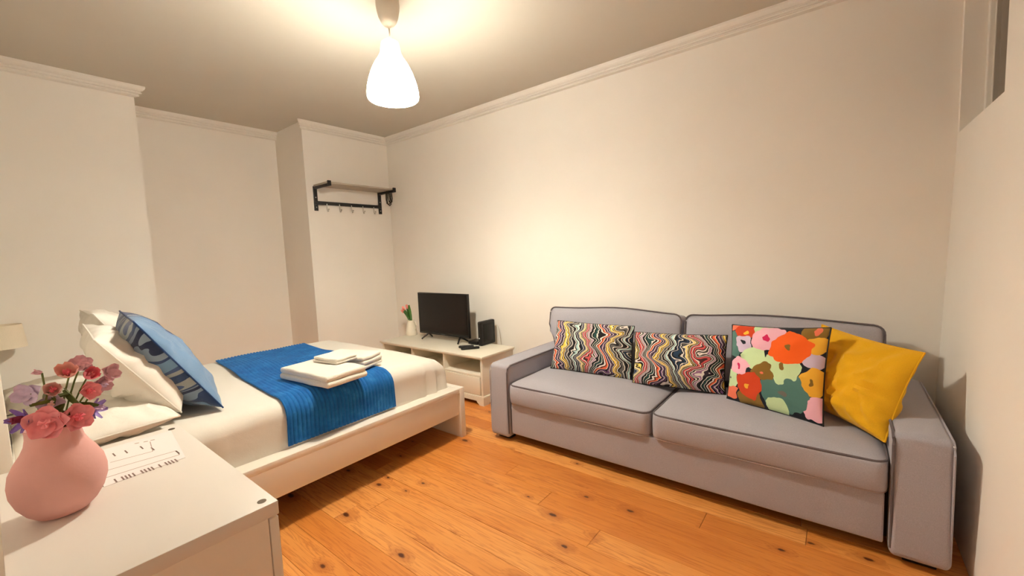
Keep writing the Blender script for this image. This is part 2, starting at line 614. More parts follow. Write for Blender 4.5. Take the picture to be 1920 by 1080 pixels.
structure('ceiling', B().box(XA - .3, XR + .35, -2.0, YB + .2, ZC, ZC + .15), M['ceiling'])
structure('wall_left', B().box(XA - .3, XL, YF - .1, Y1, -0.02, ZC), M['wall'])
structure('wall_alcove', B().box(XA - .3, XA, Y1, Y2, -0.02, ZC), M['wall'])
structure('wall_pillar', B().box(XA - .3, XP, Y2, YB + .2, -0.02, ZC), M['wall'])
structure('wall_back', B().box(XP, XR + .35, YB, YB + .2, -0.02, ZC), M['wall'])
structure('wall_front', B().box(XL, -.93, YF - .1, YF, -0.02, ZC), M['wall'])
# unseen unlit hallway added behind the camera to cut bounce light on the sofa
HY = -1.2
structure('wall_added_hall_left', B().box(-1.03, -.93, HY, YF - .1, -0.02, ZC), M['wall'])
structure('wall_added_hall_right', B().box(XR, XR + .2, HY, YF, -0.02, ZC), M['wall'])
structure('wall_added_hall_end', B().box(-1.03, XR + .2, HY - .1, HY, -0.02, ZC), M['wall'])
WZ0, WZ1, WY0, WY1, WD = 1.805, 2.52, 2.345, 3.085, 0.20
w = B()
w.box(XR, XR + WD, YF, YB, -0.02, WZ0)
w.box(XR, XR + WD, YF, YB, WZ1, ZC)
w.box(XR, XR + WD, YF, WY0, WZ0, WZ1)
w.box(XR, XR + WD, WY1, YB, WZ0, WZ1)
for v in w.bm.verts:                                  # the old wall leans in a little towards its foot
    v.co.x -= (WZ0 - v.co.z) * 0.026 if v.co.z < WZ0 else 0.0
structure('wall_right', w, M['wall'])
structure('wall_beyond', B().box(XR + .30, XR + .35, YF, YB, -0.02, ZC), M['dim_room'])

# high window in the right wall: frame and pane set back in the reveal
win = structure('window_1', B().box(XR + .078, XR + .118, WY1 - .035, WY1 - .0005, WZ0, WZ1, .003), M['trim'])
fb = B()
fb.box(XR + .078, XR + .118, WY0 + .0005, WY0 + .035, WZ0, WZ1, .003)
fb.box(XR + .078, XR + .118, WY0 + .035, WY1 - .035, WZ0, WZ0 + .035, .003)
fb.box(XR + .078, XR + .118, WY0 + .035, WY1 - .035, WZ1 - .035, WZ1, .003)
make('window_frame', fb, M['trim'], win, smooth=False)
make('bead', B().box(XR + .095, XR + .108, WY1 - .047, WY1 - .0352, WZ0 + .035, WZ1 - .035, .002), M['trim'], win, smooth=False)
make('pane', B().box(XR + .098, XR + .103, WY0 + .035, WY1 - .035, WZ0 + .035, WZ1 - .035), M['glass'], win, smooth=False)

# crown mouldings: stepped profile (distance from wall, drop below ceiling)
CROWN = [(0, 0), (.062, 0), (.062, .012), (.056, .024), (.046, .034), (.036, .038), (.036, .042), (.042, .046), (.040, .054), (.024, .057), (.024, .061), (.029, .066), (.026, .074), (.010, .078), (0, .080)]


def crown(n, p0, p1, nrm, m0, m1):
    """p0 -> p1 along the wall; nrm points into the room; m0/m1 mitre sign at each end"""
    p0, p1, nrm = Vector(p0), Vector(p1), Vector(nrm)
    t = (p1 - p0).normalized()
    bb = B().prism(CROWN, lambda q: p0 + nrm * q[0] + Vector((0, 0, -q[1])) - t * q[0] * m0,
                   lambda q: p1 + nrm * q[0] + Vector((0, 0, -q[1])) + t * q[0] * m1)
    structure('trim_%d' % n, bb, M['trim'])


crown(1, (XL, YF, ZC), (XL, Y1, ZC), (1, 0, 0), -1, 1)
crown(2, (XA, Y1, ZC), (XA, Y2, ZC), (1, 0, 0), 0, 0)
crown(3, (XP, Y2, ZC), (XP, YB, ZC), (1, 0, 0), 1, -1)
crown(4, (XP, YB, ZC), (XR, YB, ZC), (0, -1, 0), -1, -1)
crown(5, (XL, YF, ZC), (-.93, YF, ZC), (0, 1, 0), -1, 1)

BASE = [(0, 0), (.014, 0), (.014, .055), (.009, .066), (0, .07)]


def baseboard(side, p0, p1, nrm):
    p0, p1, nrm = Vector(p0), Vector(p1), Vector(nrm)
    structure('baseboard_' + side, B().prism(BASE, lambda q: p0 + nrm * q[0] + Vector((0, 0, q[1])), lambda q: p1 + nrm * q[0] + Vector((0, 0, q[1]))), M['trim'])


baseboard('back', (XP + .014, YB, 0), (XR, YB, 0), (0, -1, 0))
baseboard('pillar', (XP, Y2, 0), (XP, YB, 0), (1, 0, 0))
baseboard('left', (XL, YF, 0), (XL, Y1, 0), (1, 0, 0))
baseboard('alcove', (XA, Y1, 0), (XA, Y2, 0), (1, 0, 0))

# ------------------------------------------------------------------ pendant lamp
lamp = thing('pendant_lamp', (LAMP.x, LAMP.y, ZC), 'white bell shaped pendant lamp glowing below the ceiling', 'lamp')
c = (LAMP.x, LAMP.y, 0)
make('canopy', B().lathe([(.0, 2.699), (.056, 2.699), (.062, 2.690), (.063, 2.665), (.060, 2.635), (.053, 2.605), (.043, 2.580), (.030, 2.563), (.014, 2.556), (.008, 2.548), (.0, 2.546)], c, 40), M['canopy'], lamp)
make('cord', B().tube([(LAMP.x, LAMP.y, 2.55), (LAMP.x + .002, LAMP.y, 2.52), (LAMP.x + .001, LAMP.y, 2.49), (LAMP.x, LAMP.y, 2.40)], .0035, 8), M['cord'], lamp)
prof = [(.022, 2.4795), (.036, 2.478), (.046, 2.470), (.050, 2.455), (.053, 2.432), (.057, 2.412), (.068, 2.390), (.086, 2.364), (.101, 2.336), (.114, 2.305), (.125, 2.272), (.133, 2.240), (.138, 2.210), (.139, 2.190), (.136, 2.176), (.131, 2.170)]
inner = [(r - .004, z) for r, z in prof[::-1]]
make('shade', B().lathe(prof + inner, c, 56), M['shade'], lamp)
sock = make('socket', B().lathe([(.0, 2.44), (.018, 2.44), (.020, 2.40), (.020, 2.36), (.0, 2.36)], c, 20), M['canopy'], lamp)
make('bulb', B().lathe([(.0, 2.36), (.013, 2.358), (.016, 2.345), (.026, 2.325), (.030, 2.305), (.027, 2.285), (.015, 2.272), (.0, 2.269)], c, 20), M['bulb'], lamp)
ld = bpy.data.lights.new('bulb_light', 'POINT')
ld.energy = BULB_POWER
ld.color = WARM
ld.shadow_soft_size = 0.03
lo = bpy.data.objects.new('bulb_light', ld)
COL.objects.link(lo)
lo.location = (LAMP.x, LAMP.y, 2.235)

# ------------------------------------------------------------------ bed
BX0, BX1, BY0, BY1, RZ = -3.72, -2.10, 0.012, 2.06, 0.36
bed = thing('bed', ((BX0 + BX1) / 2, 1.03, 0), 'low white wooden bed frame with broad side rails and a board foot', 'bed')
make('headboard', B().box(BX0, BX1 + .02, -.055, BY0, 0, .985, .004), M['white_lacquer'], bed)
for nm, xo, xi in (('side_rail', BX1, BX1 - .095), ('side_rail', BX0, BX0 + .095)):
    s = 1 if xo > xi else -1
    rb = B()
    rb.box(min(xo, xi), max(xo, xi), BY0, BY1 - .045, RZ - .034, RZ, .003)
    rb.box(min(xo - s * .020, xo - s * .042), max(xo - s * .020, xo - s * .042), BY0, BY1 - .045, .165, RZ - .033, .002)
    make(nm, rb, M['white_lacquer'], bed)
make('foot_board', B().box(BX0, BX1, BY1 - .045, BY1, 0, RZ, .003), M['white_lacquer'], bed)
make('foot_ledge', B().box(BX0 + .095, BX1 - .095, BY1 - .105, BY1 - .045, RZ - .034, RZ, .002), M['white_lacquer'], bed)
for i in range(14):
    yy = .10 + i * .135
    make('slat', B().box(BX0 + .045, BX1 - .045, yy, yy + .07, .262, .28), M['slat_wood'], bed, smooth=False)

# mattress under a white sheet
MX0, MX1, MY0, MY1, MZ0, MZ1 = -3.645, -2.185, .015, 1.99, .28, .60
mc = ((MX0 + MX1) / 2, (MY0 + MY1) / 2, (MZ0 + MZ1) / 2)


def sheet_fn(p):
    n = noise.noise(Vector((p.x * 2.2, p.y * 2.2, 3.1)))
    q = p.copy()
    if p.z > 0:
        q.z += 0.012 * n
    if p.y > .80:
        q.z -= .055 * ((p.y - .80) / .185) ** 2 * max(0.0, (p.z + .16) / .32)
    side = abs(p.x) > .66
    if side:
        q.x += 0.010 * noise.noise(Vector((p.y * 5, p.z * 6, 9.0))) * (1 if p.x > 0 else -1)
    # gathered folds at the foot corners
    cx, cy = abs(p.x) - .62, p.y - .86
    if cx > -0.1 and cy > -0.12 and p.z < .14:
        a = math.atan2(cy + .12, cx + .1)
        f = 0.012 * math.sin(a * 16) * max(0.0, min(1.0, (.16 - p.z) / .12))
        q.x += f * (1 if p.x > 0 else -1)
        q.y += f
    # a tuck seam on the near side
    if p.x > .66:
        q.x += 0.007 * math.exp(-((p.y + .40 + .16 * p.z) / .016) ** 2)
    return q


mat_t = thing('mattress', (mc[0], mc[1], MZ0), 'thick mattress covered in a smooth white sheet on the bed frame', 'mattress')
make('sheet', B().rbox(mc, ((MX1 - MX0) / 2, (MY1 - MY0) / 2, (MZ1 - MZ0) / 2), (.10, .05, .085), (26, 70, 12), sheet_fn, 6), M['sheet'], mat_t)


def bed_surface(s, off=0.004):
    """profile across the bed: s = distance from the near lower edge, going up the near side and over the top; returns x, z"""
    r = .10
    z0 = .375
    h = MZ1 - r * .85 - z0
    if s < h:
        return MX1 + off, z0 + s
    s -= h
    arc = r * PI / 2
    if s < arc:
        a = s / r
        return MX1 - r + (r + off) * math.cos(a), MZ1 - .085 + (.085 + off) * math.sin(a)
    s -= arc
    return MX1 - r - s, MZ1 + off


rb = B()
RY0, RY1 = 0.885, 1.52
LEN = (MZ1 - .085 - .375) + .10 * PI / 2 + 1.24
NR = 29


def runner_fn(u, v):
    s = u * LEN
    lift = 0.0062 * abs(math.sin(v * NR * PI)) ** 0.7
    x, z = bed_surface(s, .0135 + lift)
    skew = 0.10 * max(0.0, (s - .35) / 1.1)
    yy = RY0 + v * (RY1 - RY0) + skew + 0.006 * math.sin(u * 9 + v * 2)
    if z > .59:
        z += 0.006 * noise.noise(Vector((x * 4, yy * 4, 5))) + 0.012 * noise.noise(Vector((x * 2.2, yy * 2.2, 3.1)))
    return Vector((x, yy, z))


rb.grid(runner_fn, 70, NR * 5)
run = thing('bed_runner', (-2.7, 1.2, MZ1), 'royal blue ribbed corduroy runner draped across the white bed', 'bed runner')
ro = make('cloth', rb, M['runner'], run)
sol = ro.modifiers.new('thick', 'SOLIDIFY')
sol.thickness = 0.008
sol.offset = -1
hem = B()
for v in (0.0, 1.0):
    hem.tube([runner_fn(i / 60, v) for i in range(61)], .006, 6)
make('hem', hem, M['runner'], run)


# pillows and cushions ------------------------------------------------------------
def cushion_bm(BL, BR, TR, TL, th, pinch=.05, sag=0.0, wr=.012, n=28, seed=0.0, ear=.0, power=2.4, split=False, front=1.0, back=1.0, crease=0.0):
    BL, BR, TR, TL = map(Vector, (BL, BR, TR, TL))
    nrm = (BR - BL).cross(TL - BL).normalized()
    bb = B()
    lay = bb.bm.loops.layers.uv.verify()
    W_ = ((BR - BL).length + (TR - TL).length) / 2

    def pt(u, v, s):
        a, c_ = 2 * u - 1, 2 * v - 1
        uu = .5 + .5 * a * (1 - pinch * (1 - c_ * c_) ** 1.0 * 1.0)
        vv = .5 + .5 * c_ * (1 - pinch * (1 - a * a))
        p = (BL * (1 - uu) + BR * uu) * (1 - vv) + (TL * (1 - uu) + TR * uu) * vv
        t = ((1 - abs(a) ** power) * (1 - abs(c_) ** power)) ** .55
        lowv = 1 + sag * (-c_)
        rad = max(abs(a), abs(c_))
        d = th / 2 * t * lowv * (front if s > 0 else back)
        d += wr * t * noise.noise(Vector((a * 2.6 + seed, c_ * 2.6, seed * 1.7 + s * 3)))
        d += wr * .55 * t * noise.noise(Vector((a * 6.5 + seed, c_ * 6.5 - s, seed)))
        if crease:
            an = math.atan2(c_, a)
            d += crease * t * rad ** 1.5 * math.sin(an * 13 + seed + 5 * noise.noise(Vector((a * 2, c_ * 2, seed))))
        d += wr * .55 * math.sin(math.atan2(c_, a) * 17 + seed) * max(0, rad - .35) * t
        return p + nrm * d * s
    cache = {}

    def vert(i, j, s):
        k = (i, j, 0 if i in (0, n) or j in (0, n) else s)
        if k not in cache:
            # denser towards the rim
            f = lambda q: .5 - .5 * math.cos(PI * q / n) if True else q / n
            cache[k] = bb.bm.verts.new(pt(f(i), f(j), s))
        return cache[k]
    f = lambda q: .5 - .5 * math.cos(PI * q / n)
    for s in (1, -1):
        for i in range(n):
            for j in range(n):
                idx = ((i, j), (i + 1, j), (i + 1, j + 1), (i, j + 1))
                vs = [vert(a, c_, s) for a, c_ in idx]
                uvs = [(f(a), f(c_)) for a, c_ in idx]
                if s < 0:
                    vs, uvs = vs[::-1], uvs[::-1]
                fc = bb.bm.faces.new(vs)
                for l, q in zip(fc.loops, uvs):
                    l[lay].uv = q
                fc.material_index = 1 if (split and s == split) else 0
    edge = [pt(f(i), 0, 1) for i in range(n)] + [pt(1, f(j), 1) for j in range(n)] + [pt(f(n - i), 1, 1) for i in range(n)] + [pt(0, f(n - j), 1) for j in range(n)]
    return bb, edge


def cushion(name, label, cat, mat, corners, th, group=None, piping=None, **kw):
    bb, edge = cushion_bm(*corners, th, **kw)
    base = (Vector(corners[0]) + Vector(corners[1])) / 2
    t = thing(name, base, label, cat, group)
    make('cover', bb, mat, t)
    make('seam', B().tube(edge, .004, 6, True), piping or (mat[0] if isinstance(mat, list) else mat), t)
    return t


# white pillows: a flat one at the near side, one leaning on it, a second leaning pillow further across, a flat one at the far side
G = 'white pillows at the head of the bed'
cushion('pillow', 'white pillow lying flat under the leaning pillows, nearest the chest of drawers', 'pillow', M['pillow_white'],
        ((-2.95, .014, .655), (-2.19, .014, .655), (-2.20, .47, .668), (-2.95, .49, .668)), .15, G, seed=1.0, pinch=.03, wr=.024)
cushion('pillow', 'white pillow lying flat on the far side of the bed by the wall lamp', 'pillow', M['pillow_white'],
        ((-3.62, .014, .66), (-2.98, .014, .66), (-2.98, .50, .665), (-3.62, .50, .665)), .13, G, seed=2.0, pinch=.03, wr=.014)
cushion('pillow', 'plump white pillow leaning back right behind the blue cushion', 'pillow', M['pillow_white'],
        ((-3.02, .58, .665), (-2.33, .505, .645), (-2.36, .26, 1.02), (-3.02, .30, 1.03)), .27, G, seed=3.4, pinch=.02, wr=.034, sag=.25, power=2.0, crease=.012, n=40)
cushion('pillow', 'white pillow with a pointed top corner, behind the plump leaning pillow', 'pillow', M['pillow_white'],
        ((-3.68, .62, .70), (-3.06, .58, .68), (-3.06, .345, 1.075), (-3.66, .36, 1.06)), .20, G, seed=5.1, pinch=.06, wr=.03, crease=.012, n=36)
cushion('cushion', 'blue cushion with wavy navy and grey stripes leaning on the white pillows', 'cushion', [M['blue_print'], M['blue_plain']],
        ((-2.90, .73, .625), (-2.33, .665, .615), (-2.36, .385, 1.075), (-2.93, .43, 1.085)), .26, None, M['blue_edge'], seed=7.7, pinch=.03, wr=.020, split=-1, power=2.0, front=1.25, back=.62, crease=.007, n=40)


# towels ---------------------------------------------------------------------------
def folded(name, label, cxy, z0, size, ang, layers, th, group, seed):
    t = thing(name, (cxy[0], cxy[1], z0), label, 'towel', group)
    ca, sa = math.cos(ang), math.sin(ang)
    for i in range(layers):
        k = seed + i * 2.3
        hx, hy, hz = size[0] / 2 * (1 - .015 * i), size[1] / 2 * (1 - .02 * i), th / 2

        def fn(p, k=k, i=i):
            q = p.copy()
            q.z += .005 * noise.noise(Vector((p.x * 9 + k, p.y * 9, k))) * (1 if p.z > 0 else .4)
            q.x += .010 * noise.noise(Vector((p.y * 7, k, 1.0)))
            q.y += .008 * noise.noise(Vector((p.x * 6, k, 2.0)))
            return Vector((q.x * ca - q.y * sa, q.x * sa + q.y * ca, q.z))
        bb = B().rbox((cxy[0], cxy[1], z0 + th * (i + .5) * .99), (hx, hy, hz), (th * .5, th * .3, th * .46), (18, 12, 2), fn, 4)
        make('fold', bb, M['towel'], t)
    return t


GT = 'folded white towels on the blue runner'
TZ = .625
folded('towel', 'largest folded white bath towel, lowest on the blue runner', (-2.345, 1.175), TZ, (.46, .26), math.radians(6), 2, .034, GT, 1.0)
folded('towel', 'folded white hand towel showing its creased ends, nearest the television bench', (-2.475, 1.430), TZ - .003, (.34, .20), math.radians(20), 3, .026, GT, 4.0)
folded('towel', 'small white face cloth lying on top of the largest towel', (-2.40, 1.285), TZ + .071, (.21, .15), math.radians(10), 2, .015, GT, 8.0)

# ------------------------------------------------------------------ chest of drawers at the camera
CX0, CX1, CY0, CY1, CZ = -1.812, -1.018, -.022, .380, .75
chest = thing('chest_of_drawers', ((CX0 + CX1) / 2, (CY0 + CY1) / 2, 0), 'white chest of drawers holding the pink vase of flowers', 'chest')
make('top_panel', B().box(CX0, CX1, CY0, CY1, CZ - .033, CZ, .0025), M['white_foil_dimmed'], chest)
for x0, x1 in ((CX0, CX0 + .018), (CX1 - .020, CX1 - .002)):
    make('side_panel', B().box(x0, x1, CY0, CY1 - .024, 0, CZ - .033, .001), M['white_lacquer'], chest, smooth=False)  # same finish as the top, with more light put into its colour
make('back_panel', B().box(CX0 + .018, CX1 - .02, CY0, CY0 + .006, .03, CZ - .033), M['white_foil_dimmed'], chest, smooth=False)
make('plinth', B().box(CX0 + .018, CX1 - .02, CY1 - .06, CY1 - .04, 0, .06), M['white_foil_dimmed'], chest, smooth=False)
for i in range(3):
    z0 = .062 + i * .2185
    d = make('drawer_front', B().box(CX0 + .002, CX1 - .001, CY1 - .022, CY1 - .002, z0, z0 + .214, .002), M['white_lacquer'], chest)
    for dx in (.22, .57):
        kb = B().lathe([(0, 0), (.006, 0), (.006, .012), (.014, .018), (.014, .024), (0, .026)], (0, 0, 0), 16)
        for v in kb.bm.verts:
            v.co = Vector((CX0 + dx + v.co.x, CY1 - .002 + v.co.z, z0 + .107 + v.co.y))
        make('knob', kb, M['steel'], d)
for sx in (-1.045, -1.782):
    make('screw_cap', B().lathe([(.0095, 0), (.0095, .0008), (.007, .0012), (0, .0006)], (sx, .355, CZ), 16), M['screw'], chest)

# laminated sheet with a printed plan
PX0, PX1, PY0, PY1 = -1.775, -1.462, .085, .345
sheet = thing('paper_sheet', ((PX0 + PX1) / 2, (PY0 + PY1) / 2, CZ), 'white paper sheet with printed lines and bars, lying on the chest of drawers', 'paper')
bb = B().prism([(-1.768, PY0), (-1.455, PY0 - .01), (-1.478, .318), (-1.545, .326), (-1.768, .350)], lambda q: Vector((q[0], q[1], CZ + .0002)), lambda q: Vector((q[0], q[1], CZ + .0010)))
make('page', bb, M['paper'], sheet, smooth=False)


def strip(bb, p, q, wd, z=CZ + .0012):
    p, q = Vector((p[0], p[1], z)), Vector((q[0], q[1], z))
    t = (q - p).normalized()
    s = Vector((-t.y, t.x, 0)) * wd / 2
    h = Vector((0, 0, .0002))
    bb.prism([0, 1, 2, 3], lambda i: (p - s, p + s, q + s, q - s)[i] - h, lambda i: (p - s, p + s, q + s, q - s)[i])


bars = []
for yv in (.128, .143, .169, .183, .190, .197, .205, .222, .229, .237, .244, .260, .274, .281, .288, .296):
    bars.append(((-1.492, yv), (-1.464, yv + .001), .0034))
for x, yv in ((-1.690, .197), (-1.684, .223), (-1.680, .258), (-1.637, .276), (-1.540, .314)):
    bars.append(((x - .016, yv), (x + .016, yv + .001), .0036))
for args in bars:
    bb = B()
    strip(bb, *args)
    make('printed_bar', bb, M['ink'], sheet, smooth=False)
for args in (((-1.631, .181), (-1.615, .272), .0022), ((-1.615, .272), (-1.713, .285), .0018), ((-1.579, .130), (-1.556, .315), .0022),
             ((-1.523, .120), (-1.515, .313), .0026), ((-1.556, .315), (-1.515, .313), .0022), ((-1.738, .252), (-1.734, .262), .005),
             ((-1.728, .272), (-1.724, .282), .005), ((-1.724, .288), (-1.720, .298), .005)):
    bb = B()
    strip(bb, *args)
    make('printed_line', bb, M['ink_light'], sheet, smooth=False)

# vase
VX, VY = -1.40, .071
vase = thing('vase', (VX, VY, CZ), 'matte pink round bellied vase on the white chest of drawers', 'vase')
vp = [(0, .001), (.036, .001), (.044, .004), (.058, .018), (.071, .040), (.079, .066), (.080, .088), (.076, .112), (.066, .134), (.055, .152), (.048, .168), (.045, .184), (.0445, .196), (.046, .203), (.044, .2045), (.041, .200), (.040, .18), (.046, .155), (.060, .12), (.060, .06), (.04, .02), (0, .015)]
make('body', B().lathe(vp, (VX, VY, CZ), 56), M['vase'], vase)


# artificial flowers: every flower has stem, petals, perhaps leaves
def petal_mesh(name, w_, l_, curl, cup, mat):
    bb = B()

    def fn(u, v):
        a = (u - .5) * 2
        wid = w_ * (math.sin(PI * min(1, .12 + v * .80)) ** .6)
        return Vector((a * wid / 2, v * l_, cup * a * a * w_ + curl * l_ * v * v + .04 * w_ * math.sin(a * 5 + v * 4)))
    bb.grid(fn, 4, 5)
    bmesh.ops.recalc_face_normals(bb.bm, faces=bb.bm.faces)
    me = bpy.data.meshes.new(name)
    bb.bm.to_mesh(me)
    bb.bm.free()
    for p in me.polygons:
        p.use_smooth = True
    me.materials.append(mat)
    return me


PET = {}


def petal(mat, kind):
    if (mat, kind) not in PET:
        shp = dict(wide=(.95, 1.0, .10, .25), cup=(.8, 1.0, .65, .30), slim=(.45, 1.0, .2, .15))[kind]
        PET[(mat, kind)] = petal_mesh('petal', shp[0], shp[1], shp[2], shp[3], M[mat])
    return PET[(mat, kind)]


LEAF = petal_mesh('leaf', .38, 1.0, -.15, .3, M['green'])
TLEAF = petal_mesh('leaf', .22, 1.0, .10, .4, M['tulip_green'])


def put(me, name, parent, m):
    o = bpy.data.objects.new(name, me)
    COL.objects.link(o)
    o.parent = parent
    o.matrix_local = m
    return o


def aim(dirv, roll=0.0):
    z = Vector(dirv).normalized()
    x = z.cross(Vector((0, 0, 1)))
    if x.length < .05:
        x = Vector((1, 0, 0))
    x.normalize()
    y = z.cross(x)
    return Matrix((x, y, z)).transposed().to_4x4() @ Matrix.Rotation(roll, 4, 'Z')


def flower(label, head, face, size, mat, kind, npet, mat2=None, leaves=(), root=None, group='artificial flowers in the pink vase', tilt=.75):
    root = root or (VX, VY, CZ + .10)
    t = thing('flower', root, label, 'flower', group)
    r, h = Vector(root), Vector(head)
    neck = Vector((r.x + (h.x - r.x) * .3, r.y + (h.y - r.y) * .3, max(CZ + .205, r.z + (h.z - r.z) * .6)))
    pts = []
    for i in range(7):
        s = i / 6
        pts.append(r * (1 - s) ** 2 + neck * 2 * s * (1 - s) + h * s * s)
    make('stem', B().tube(pts, .0018, 6), M['green'], t)
    A = aim(face, random.uniform(0, 6))
    for i in range(npet):
        mm = Matrix.Translation(h - r) @ A @ Matrix.Rotation(2 * PI * i / npet + random.uniform(-.2, .2), 4, 'Z') @ Matrix.Rotation(tilt * random.uniform(.8, 1.2), 4, 'X') @ Matrix.Diagonal((size, size, size, 1))
        put(petal(mat, kind), 'petal', t, mm)
    if mat2:
        for i in range(3):
            mm = Matrix.Translation(h - r + Vector(face).normalized() * size * .12) @ A @ Matrix.Rotation(2 * PI * i / 3 + .5, 4, 'Z') @ Matrix.Rotation(1.1, 4, 'X') @ Matrix.Diagonal((size * .6, size * .6, size * .6, 1))
            put(petal(mat2, 'cup'), 'petal', t, mm)
    for (s, dv, ls) in leaves:
        p = pts[s] - r
        mm = Matrix.Translation(p) @ aim(dv, random.uniform(0, 6)) @ Matrix.Rotation(PI / 2, 4, 'X') @ Matrix.Diagonal((ls, ls, ls, 1))
        put(LEAF, 'leaf', t, mm)
    return t


V = lambda y, z, dx=0.0: (VX + dx, y, z)
flower('large coral pink bloom hanging over the near rim of the pink vase', V(.062, .970, .035), (1, -.2, .25), .044, 'coral', 'wide', 5, 'coral', tilt=.5)
flower('coral pink bloom at the right of the pink vase rim', V(.102, .966, .030), (1, .3, .3), .038, 'coral', 'wide', 5, 'red', tilt=.5)
flower('deep purple bloom with a plum heart, lowest on the left of the bunch', V(.036, .985, .015), (.6, -.9, .2), .034, 'purple', 'slim', 6, 'plum', tilt=.4)
flower('pale lilac bloom sticking out furthest left of the bunch', V(.046, 1.035), (.8, -.5, .1), .030, 'lilac', 'wide', 4, tilt=.35)
flower('lilac pink bloom just above the large coral bloom', V(.072, 1.008, .01), (1, 0, .1), .027, 'lilac', 'wide', 4, 'blush', tilt=.4)
flower('salmon bud with a pale rim in the middle left of the bunch', V(.080, 1.036, .02), (1, -.2, .4), .028, 'blush', 'cup', 5, 'red', ((4, (.4, -.8, -.2), .045),), tilt=.5)
flower('red bloom with pale tips at the top of the bunch', V(.106, 1.062, .01), (.8, -.2, .6), .030, 'salmon', 'cup', 5, 'red', ((4, (.3, -.8, .3), .055), (5, (.5, .2, -.6), .05)), tilt=.45)
flower('rose red bloom beside the topmost red bloom', V(.134, 1.050, .01), (.9, .3, .5), .028, 'red', 'cup', 5, 'coral', ((4, (.6, .3, -.6), .045),), tilt=.5)
flower('coral trumpet bloom with a crimson throat, right of the middle of the bunch', V(.128, 1.020, .03), (1, .35, .2), .028, 'coral', 'wide', 5, 'red', ((5, (.5, .7, -.3), .035),), tilt=.6)
flower('dusky mauve bloom at the very top of the bunch', V(.128, 1.074, -.02), (.8, 0, .5), .026, 'mauve', 'wide', 5, tilt=.35)
flower('dusky mauve bloom sticking out furthest right of the bunch', V(.171, 1.048, -.01), (.8, .5, .1), .026, 'mauve', 'wide', 4, tilt=.35)
flower('mauve pink bloom between the trumpet and the furthest right bloom', V(.154, 1.026, -.005), (.9, .4, -.1), .026, 'mauve', 'wide', 4, 'lilac', tilt=.35)
flower('violet bloom low on the right over the vase rim', V(.134, .972, .01), (.7, .8, .1), .030, 'violet', 'slim', 6, 'lilac', ((4, (.5, .6, .1), .03),), tilt=.4)
t = flower('closed green bud on a thin stem rising at the left of the bunch', V(.066, 1.076), (.2, -.6, .4), .013, 'mauve', 'cup', 3, None,
           ((3, (.8, .3, .5), .055), (2, (.9, .1, .6), .06), (3, (.7, -.5, .3), .05), (4, (.5, .7, .3), .045), (3, (.9, .5, .2), .05), (2, (.8, .6, .7), .055), (4, (.9, -.1, .6), .045), (3, (.3, .2, 1), .05)), tilt=1.2)

# ------------------------------------------------------------------ far bedside: small cabinet and a switched-off lamp
nc = thing('nightstand', (-4.06, .14, 0), 'small white bedside cabinet between the bed and the far wall', 'nightstand')
make('top_panel', B().box(-4.27, -3.80, -.03, .34, .49, .51, .003), M['white_lacquer'], nc)
for x0 in (-4.265, -3.823):
    make('side_panel', B().box(x0, x0 + .018, -.025, .33, 0, .49), M['white_lacquer'], nc, smooth=False)
dd = make('drawer_front', B().box(-4.245, -3.825, .315, .333, .31, .485, .002), M['white_lacquer'], nc)
make('shelf', B().box(-4.247, -3.823, -.02, .315, .28, .298), M['white_lacquer'], nc, smooth=False)
tl = thing('wall_lamp', (XL, .045, .80), 'switched off lamp with a pale cloth shade on the far wall', 'lamp')
make('wall_plate', B().box(XL, XL + .012, -.005, .095, .82, .95, .004), M['white_lacquer'], tl)
make('arm', B().tube([(XL + .010, .045, .90), (XL + .07, .045, .90), (XL + .125, .045, .885), (XL + .13, .045, .86)], .007, 8), M['white_lacquer'], tl)
make('lamp_shade', B().lathe([(.112, .828), (.098, .975), (.096, .975), (.110, .828)], (XL + .13, .045, 0), 40), M['shade_off'], tl)

# ------------------------------------------------------------------ television bench and what stands on it
TX0, TX1, TY0, TY1, TZT = -3.822, -2.364, 2.544, 3.0, .431
bench = thing('tv_bench', ((TX0 + TX1) / 2, (TY0 + TY1) / 2, 0), 'cream white television bench with open shelves and a footed plinth', 'tv bench')
make('top_panel', B().box(TX0, TX1, TY0, TY1, TZT - .020, TZT, .005), M['cream_paint'], bench)
make('top_moulding', B().box(TX0 + .010, TX1 - .010, TY0 + .010, TY1, TZT - .030, TZT - .020, .003), M['cream_paint'], bench)
ix0, ix1, iy0 = TX0 + .022, TX1 - .022, TY0 + .022
for x0 in (ix0, ix1 - .022):
    make('side_panel', B().box(x0, x0 + .022, iy0, TY1, .03, TZT - .030, .002), M['cream_paint'], bench)
bw = (ix1 - ix0 - .022 * 2)
for i in (1, 2):
    xc = ix0 + .022 + bw * i / 3
    make('divider', B().box(xc - .009, xc + .009, iy0 + .002, TY1 - .02, .06, TZT - .030), M['cream_paint'], bench, smooth=False)
SH = .262
make('shelf', B().box(ix0 + .022, ix1 - .022, iy0 + .001, TY1 - .02, SH - .018, SH, .002), M['cream_paint'], bench)
make('bottom_panel', B().box(ix0 + .022, ix1 - .022, iy0 + .004, TY1 - .02, .065, .083), M['cream_inside'], bench, smooth=False)
